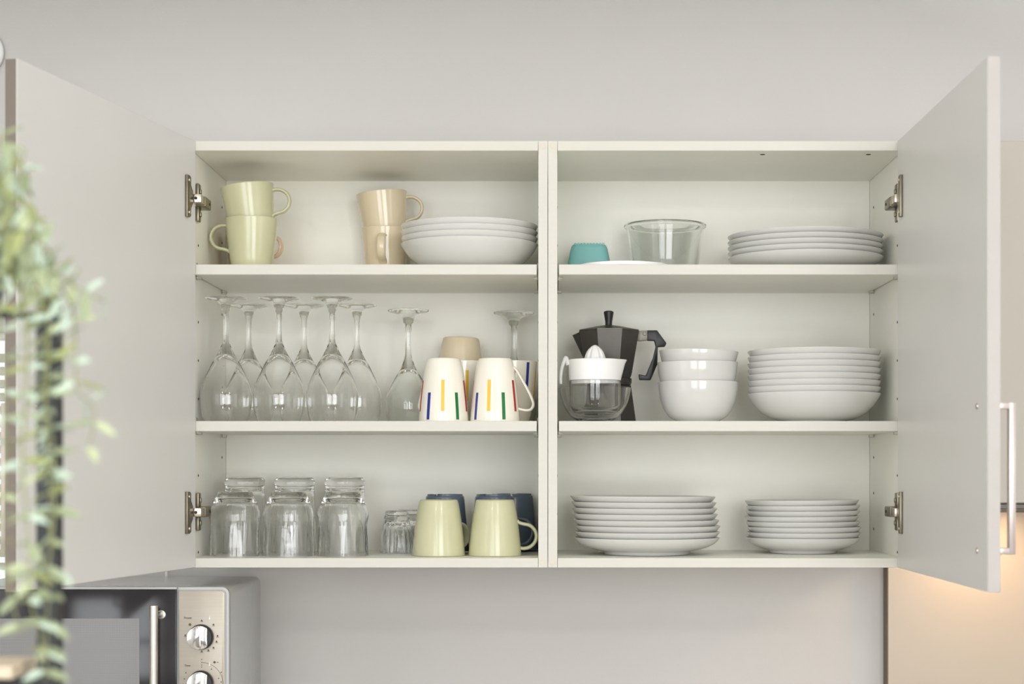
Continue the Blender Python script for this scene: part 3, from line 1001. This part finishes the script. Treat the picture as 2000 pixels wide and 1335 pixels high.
MF = -.05                                   # microwave front plane
mws = FPX / (CD + MF)
def mx(px): return (px - 1070) / mws
def mz(py): return ZC - (py - 920) / mws
X0, X1 = mx(445) - .462, mx(445)
Z1 = mz(1147)
Z0 = CT + .012
mw = empty('microwave', ((X0 + X1) / 2, MF, CT))
tag(mw, 'silver microwave with black glass door and two chrome dials, under left cabinet', 'microwave')
LM = Matrix.Translation(-Vector(mw.location))
b = bmesh.new()
box(b, X0 + .004, X1, MF + .022, MF + .335, Z0, Z1 - .001, .012, 4, LM)
finish(b, 'body', M_mwbody, mw)
def rrect(x0, x1, z0, z1, r, left=True):
    P = []
    for cx, cz, a0, on in ((x1 - r, z1 - r, 0, True), (x0 + r, z1 - r, 90, left), (x0 + r, z0 + r, 180, left), (x1 - r, z0 + r, 270, True)):
        if on:
            P += [(cx + r * math.cos(D(a0 + 15 * k)), cz + r * math.sin(D(a0 + 15 * k))) for k in range(7)]
        else:
            P.append((x0, z1 if a0 == 90 else z0))
    return P
finish(prism(bmesh.new(), rrect(X0, X1 + .001, Z0, Z1 + .0008, .012), MF + .006, MF + .0215, LM, .0012), 'front_frame', M_mwframe, mw)
# control panel with its rounded raised rim
b = prism(bmesh.new(), rrect(mx(349), mx(439), Z0 + .006, mz(1153), .0065, False), MF, MF + .008, LM, .0009)
finish(prism(bmesh.new(), rrect(mx(347.5), mx(440.5), Z0 + .0045, mz(1151.3), .0078, False), MF + .002, MF + .0078, LM, .0008), 'panel_rim', M_mwframe, mw)
cp = finish(b, 'control_panel', M_mwsteel, mw)
b = box(bmesh.new(), X0 + .004, mx(345), MF - .002, MF + .0055, Z0 + .004, mz(1150.5), .001, 2, LM)
md = finish(b, 'door', M_mwblack, mw)
b = box(bmesh.new(), X0 + .004, mx(346), MF - .0022, MF + .0052, mz(1150.3), mz(1145.5), .0008, 2, LM)
finish(b, 'door_trim', M_mwframe, md)
b = box(bmesh.new(), X0 + .075, mx(273), MF - .0024, MF - .0018, Z0 + .05, mz(1207), 0, 2, LM)
finish(b, 'window_screen', M_mesh, md)
b = bmesh.new()
tube(b, [(mx(308.5), MF - .030, mz(1179)), (mx(308.5), MF - .030, mz(1179) - .19)], .0068, None, Vector((0, 1, 0)), 20, LM)
for zz in (mz(1199), mz(1199) - .155):
    tube(b, [(mx(308.5), MF - .029, zz), (mx(314), MF - .0022, zz)], .005, None, Vector((0, 0, 1)), 14, LM)
    lathe(b, [(0, 0), (.0075, 0), (.007, .0025), (0, .003)], 20, M=LM @ Matrix.Translation((mx(316), MF - .0022, zz)) @ Matrix.Rotation(PI / 2, 4, 'X'))
finish(b, 'handle', M_satin, md)
KX = mx(393)
KZ = [mz(1243), mz(1333)]
def dial(zc_):
    T = LM @ Matrix.Translation((KX, MF - .0004, zc_)) @ Matrix.Rotation(PI / 2, 4, 'X')
    b = lathe(bmesh.new(), [(0, 0), (.0200, 0), (.0205, .002), (.0200, .009), (.0185, .011), (0, .011)], 48, M=T)
    k = finish(b, 'dial', M_black, cp)
    t = bmesh.new()
    # grip: disc cut by two chords, with a raised ridge
    vs_f, vs_b = [], []
    pts = []
    for q in range(40):
        a = 2 * PI * q / 40
        x_, z_ = .0190 * math.cos(a), .0190 * math.sin(a)
        pts.append((max(-.0185, min(.0125, x_)), z_))
    prism(t, pts, -.0162, -.0113, LM @ Matrix.Translation((KX, MF, zc_)), .0008)
    finish(t, 'dial_cap', M_chrome, cp)
    t = bmesh.new()
    prism(t, [(p[0] if p[0] < .002 else .002 + (p[0] - .002) * .15, p[1] * .96) for p in pts], -.0235, -.0163, LM @ Matrix.Translation((KX, MF, zc_)), .0008)
    finish(t, 'dial_grip', M_chrome, cp)
for zz in KZ:
    dial(zz)

def text(body, size, loc, m, name, parent):
    cu = bpy.data.curves.new(name, 'FONT')
    cu.body = body
    cu.size = size
    cu.align_x = 'CENTER'
    cu.align_y = 'CENTER'
    cu.extrude = .0002
    to = bpy.data.objects.new('tmp_text', cu)
    COL.objects.link(to)
    dg = bpy.context.evaluated_depsgraph_get()
    me = bpy.data.meshes.new_from_object(to.evaluated_get(dg))
    bpy.data.objects.remove(to)
    me.transform(LM @ Matrix.Translation(loc) @ Matrix.Rotation(PI / 2, 4, 'X'))
    me.materials.clear()
    me.materials.append(m)
    o = bpy.data.objects.new(name, me)
    COL.objects.link(o)
    o.parent = parent
    return o
text('Power', .0048, (mx(367), MF - .0004, mz(1206)), M_print, 'lettering', cp)
text('Time', .0048, (mx(366), MF - .0004, mz(1299)), M_print, 'lettering', cp)
b = bmesh.new()
def dot(px, py, r):
    lathe(b, [(0, 0), (r, 0), (r, .0004), (0, .0004)], 12, M=LM @ Matrix.Translation((mx(px), MF - .0001, mz(py))) @ Matrix.Rotation(PI / 2, 4, 'X'))
dot(371, 1219, .0022)
for (px, py) in ((394, 1211), (417, 1219), (425, 1241), (423, 1252), (417, 1264), (407, 1269), (394, 1271), (362, 1240)):
    dot(px, py, .0014)
    box(b, mx(px) - .0022, mx(px) + .0022, MF - .0005, MF - .0001, mz(py) - .0024, mz(py) - .0018, M=LM)
dot(419, 1292.5, .002)
box(b, mx(423), mx(427), MF - .0005, MF - .0001, mz(1293), mz(1292), M=LM)
for py in (1287, 1293, 1298, 1302):
    dot(394, py, .0008)
for k in range(16):
    a = D(90 - k * 7)
    p0 = (mx(394) + .0345 * math.cos(a), KZ[1] - .0015 + .0345 * math.sin(a))
    a2 = D(90 - (k + 1) * 7)
    p1 = (mx(394) + .0345 * math.cos(a2), KZ[1] - .0015 + .0345 * math.sin(a2))
    tube(b, [(p0[0], MF - .0002, p0[1]), (p1[0], MF - .0002, p1[1])], .00028, None, Vector((0, 1, 0)), 4, LM)
for (px, py) in ((432, 1312), (427, 1324), (432, 1331), (413, 1306), (363, 1313), (360, 1325)):
    dot(px, py, .0010)
dm = finish(b, 'dial_marks', M_print, cp)
dm['kind'] = 'stuff'
b = bmesh.new()
for py in (1206, 1296):
    prism(b, [(mx(408), mz(py + 3)), (mx(410.5), mz(py + 3)), (mx(410), mz(py - 6))], MF - .0004, MF - .0001, LM)
finish(b, 'pointer_mark', M_printw, cp)
for sx in (X0 + .04, X1 - .04):
    for yy in (MF + .05, MF + .3):
        b = lathe(bmesh.new(), [(0, 0), (.011, 0), (.012, .0122), (0, .0122)], 16, M=LM @ Matrix.Translation((sx, yy, CT + .0002)))
        finish(b, 'foot', M_black, mw)

# short cable dropping behind the microwave
p = PX(322, 1100, .30)
cb = finish(tube(bmesh.new(), [(p.x, .312, ZB - .0003), (p.x, .312, ZB - .10), (p.x + .002, .312, ZB - .2)], .0024, None, Vector((1, 0, 0)), 12), 'power_cable', M_plastic)
tag(cb, 'thin white cable running down the wall behind the microwave', 'cable')

# ------------------------------------------------------------------ cooker hood cabinet, backsplash
hd = empty('hood_cabinet', (.915, 0, ZC - .060))
tag(hd, 'glossy cream hood cabinet beyond the right door, lamps glowing underneath', 'hood')
LH = Matrix.Translation(-Vector(hd.location))
hz1, hz0 = ZC + .5405, ZC - .0535
finish(box(bmesh.new(), .606, 1.20, .012, WY - .003, hz0, hz1 - .004, .0008, 1, LH), 'body', M_melamine, hd)
finish(box(bmesh.new(), .607, 1.199, -.007, .0115, hz0 + .002, hz1, .0008, 1, LH), 'front', M_hood, hd)
finish(box(bmesh.new(), .607, 1.199, -.009, .30, hz0 - .0075, hz0 - .0003, .0006, 1, LH), 'visor', M_hooddark, hd)
for xx in (.76, 1.04):
    b = lathe(bmesh.new(), [(0, 0), (.030, 0), (.033, .002), (.033, .004), (0, .004)], 32, M=LH @ Matrix.Translation((xx, .215, hz0 - .0118)))
    finish(b, 'hood_lamp', M_lamp, hd)
    ld = bpy.data.lights.new('hood_light', 'AREA')
    ld.shape = 'DISK'
    ld.size = .06
    ld.energy = .58
    ld.color = (1.0, .68, .38)
    lo = bpy.data.objects.new('hood_light', ld)
    COL.objects.link(lo)
    lo.location = (xx, .215, hz0 - .014)

b = box(bmesh.new(), .6145, RX1 - .002, WY - .039, WY - .0005, CT - .3, ZC + .2, .0006, 1)
bs = empty('backsplash', (.9, WY - .02, CT))
tag(bs, 'beige backsplash panel with brown edge below the hood', 'panel')
LB = Matrix.Translation(-Vector(bs.location))
finish(box(bmesh.new(), .6150, RX1 - .004, WY - .039, WY - .0006, CT - .04, hz0 - .02, .0006, 1, LB), 'panel_board', M_splash, bs)
finish(box(bmesh.new(), .6138, .6149, WY - .0388, WY - .0008, CT - .04, hz0 - .0202, 0, 1, LB), 'edge_strip', M_splashe, bs)
b.free()
# round white fitting on the wall, top left
p = PX(-38, 103, WY)
rd = empty('wall_disc', (p.x, WY - .0003, p.z))
tag(rd, 'round white fitting on the wall at the upper left edge', 'fitting')
finish(lathe(bmesh.new(), [(0, 0), (.043, 0), (.043, .012), (.040, .016), (0, .018)], 48, M=Matrix.Rotation(PI / 2, 4, 'X')), 'cover', M_plastic, rd)
finish(lathe(bmesh.new(), [(.0431, .0006), (.0445, .0006), (.0445, .004), (.0431, .004)], 48, M=Matrix.Rotation(PI / 2, 4, 'X')), 'rim', M_mwframe, rd)

# ------------------------------------------------------------------ plant rack and trailing plant in the foreground
RD = 1.60                                   # distance of the rack from the lens
RY = RD - CD
def at(px, py, d):
    return Vector(((px - 1070.0) * d / FPX, d - CD, ZC - (py - 920.0) * d / FPX))
pr = at(97, 578, RD)
rk = empty('plant_rack', (pr.x - .3, RY, 0))
tag(rk, 'black metal rack with wooden shelves behind the trailing plant', 'rack')
LK = Matrix.Translation(-Vector(rk.location))
hw = .0098
zt = pr.z
for xx in (pr.x, pr.x - .62):
    finish(box(bmesh.new(), xx - hw, xx + hw, RY - hw, RY + hw, .012, zt, .001, 1, LK), 'post', M_blackmetal, rk)
    finish(box(bmesh.new(), xx - hw, xx + hw, RY - .14, RY + .14, 0, .0118, .001, 1, LK), 'foot', M_blackmetal, rk)
zsh = at(0, 596, RD).z
zs2 = at(0, 1290, RD).z
for zz in (zsh, zs2, zs2 - .38, zs2 - .76):
    if zz == zsh:
        finish(box(bmesh.new(), pr.x - .0718, pr.x - hw, RY - .004, RY + .004, zz - .012, zz - .006, .0008, 1, LK), 'crossbar', M_blackmetal, rk)
    else:
        finish(box(bmesh.new(), pr.x - .62 + hw, pr.x - hw, RY - .006, RY + .006, zz - .024, zz - .0122, .0008, 1, LK), 'crossbar', M_blackmetal, rk)
    xr = pr.x - .072 if zz == zsh else pr.x - .022
    yh = .07 if zz == zsh else .04
    finish(box(bmesh.new(), pr.x - .60, xr, RY - yh, RY + yh, zz - .012, zz, .001, 1, LK), 'shelf_board', M_wood, rk)

pp = at(-108, 596, RD)
pl = empty('trailing_plant', (pp.x, RY, zsh + .0003))
tag(pl, 'blurred trailing plant with small sage green leaves in a charcoal pot', 'plant')
LP = Matrix.Translation(-Vector(pl.location))
finish(lathe(bmesh.new(), [(0, 0), (.046, 0), (.049, .003), (.060, .050), (.062, .056), (.060, .058), (.056, .056), (.047, .012), (0, .012)], 48), 'pot', M_pot, pl)
finish(lathe(bmesh.new(), [(0, .0121), (.046, .0121), (.054, .046), (0, .050)], 32), 'soil', M_hole, pl)

def leaf_mesh(m):
    b = bmesh.new()
    n = 6
    L_, W_ = 1.0, .23
    rows = []
    for i in range(n + 1):
        u = i / n
        w = W_ * math.sin(PI * min(1, u * .94 + .06)) ** .75 * (1 - .25 * u) if 0 < i < n else 0
        zz = -.10 * u * u
        if w == 0:
            rows.append([b.verts.new((L_ * u, 0, zz))])
        else:
            rows.append([b.verts.new((L_ * u, -w, zz + .06)), b.verts.new((L_ * u, 0, zz)), b.verts.new((L_ * u, w, zz + .06))])
    for A, B in zip(rows, rows[1:]):
        if len(A) == 1:
            b.faces.new((A[0], B[0], B[1])); b.faces.new((A[0], B[1], B[2]))
        elif len(B) == 1:
            b.faces.new((A[0], B[0], A[1])); b.faces.new((A[1], B[0], A[2]))
        else:
            b.faces.new((A[0], B[0], B[1], A[1])); b.faces.new((A[1], B[1], B[2], A[2]))
    for f in b.faces:
        f.smooth = True
    me = bpy.data.meshes.new('leaf')
    b.to_mesh(me)
    b.free()
    me.materials.append(m)
    return me
leaf_me = [leaf_mesh(m) for m in M_leaf]

rnd = random.Random(11)
stems = [
    # (start distance, end distance, [pixel path])
    (1.56, 1.50, [(-80, 500), (-30, 400), (0, 310), (8, 250)], 30),
    (1.55, 1.46, [(-70, 500), (0, 420), (38, 340), (50, 290)], 30),
    (1.54, 1.42, [(-70, 500), (-20, 380), (20, 330), (60, 345)], 28),
    (1.56, 1.48, [(-80, 500), (-40, 420), (-5, 380), (30, 400)], 26),
    (1.55, 1.40, [(-70, 490), (0, 450), (45, 450), (85, 425)], 28),
    (1.54, 1.38, [(-70, 500), (0, 480), (60, 470), (95, 490), (110, 540)], 28),
    (1.55, 1.38, [(-70, 500), (20, 500), (80, 520), (140, 555), (205, 590)], 28),
    (1.54, 1.36, [(-70, 490), (40, 500), (100, 540), (140, 600), (148, 680), (150, 760), (185, 800), (170, 885)], 40),
    (1.54, 1.38, [(-70, 500), (30, 510), (75, 560), (95, 650), (90, 800), (98, 1000), (94, 1180), (88, 1330)], 36),
    (1.53, 1.34, [(-70, 490), (10, 520), (48, 600), (52, 750), (44, 900), (56, 1050), (62, 1180), (95, 1290)], 46),
    (1.55, 1.40, [(-80, 490), (-20, 540), (5, 680), (10, 900), (2, 1050), (22, 1170), (45, 1240)], 50),
    (1.53, 1.37, [(-70, 500), (30, 520), (92, 600), (84, 750), (106, 900), (98, 1080), (62, 1170), (20, 1160)], 44),
    (1.53, 1.40, [(-70, 500), (20, 480), (60, 520), (45, 580), (20, 620)], 30),
    (1.55, 1.45, [(-80, 500), (-40, 380), (-5, 280), (20, 265)], 26),
    (1.55, 1.44, [(-80, 500), (-20, 440), (15, 390), (30, 440)], 24),
    (1.55, 1.43, [(-80, 500), (0, 500), (30, 560), (70, 570), (110, 590)], 24),
    (1.53, 1.40, [(-70, 500), (10, 460), (50, 490), (80, 590), (60, 620)], 30),
]
NL = 0
for (d0, d1, path, gap) in stems:
    fine = smooth([(a, b_) for a, b_ in path], 10)
    n = len(fine)
    pts = []
    for i, q in enumerate(fine):
        u = i / (n - 1)
        pts.append(at(q.x, q.y, d0 + (d1 - d0) * min(1, u * 1.6)))
    finish(tube(bmesh.new(), pts, .0011, None, Vector((0, 1, 0)), 6, LP, taper=lambda u: 1.2 - .7 * u), 'stem', M_stem, pl)
    acc, side = 0.0, 0
    gapm = gap * 1.45 / FPX
    skip = .12 if len(path) > 4 else .2
    for i in range(1, n):
        seg = (pts[i] - pts[i - 1])
        acc += seg.length
        if i / n < skip or acc < gapm or NL >= 299:
            continue
        acc = 0.0
        side += 1
        tg_ = seg.normalized()
        for s_ in (-1, 1):
            if NL >= 299:
                break
            if rnd.random() < .06:
                continue
            ax = tg_.cross(Vector((0, 1, 0))).normalized() if side % 2 else (tg_.cross(Vector((0, 1, 0))).normalized() * .75 + Vector((0, -.65, 0))).normalized()
            dirv = (ax * s_ + tg_ * rnd.uniform(.0, .55) + Vector((rnd.uniform(-.2, .2), rnd.uniform(-.35, .35), rnd.uniform(-.25, .2)))).normalized()
            up = Vector((rnd.uniform(-.35, .35), rnd.uniform(-.9, -.1), rnd.uniform(.35, 1))).normalized()
            yv = up.cross(dirv).normalized()
            zv = dirv.cross(yv).normalized()
            sc = rnd.uniform(.0175, .0250)
            o = bpy.data.objects.new('leaf', leaf_me[rnd.choice((0, 0, 1, 1, 2, 3))])
            COL.objects.link(o)
            o.parent = pl
            R = Matrix((dirv, yv, zv)).transposed().to_4x4()
            o.matrix_local = Matrix.Translation(pts[i] - Vector(pl.location)) @ R @ Matrix.Scale(sc, 4)
            NL += 1
print('LEAVES', NL)
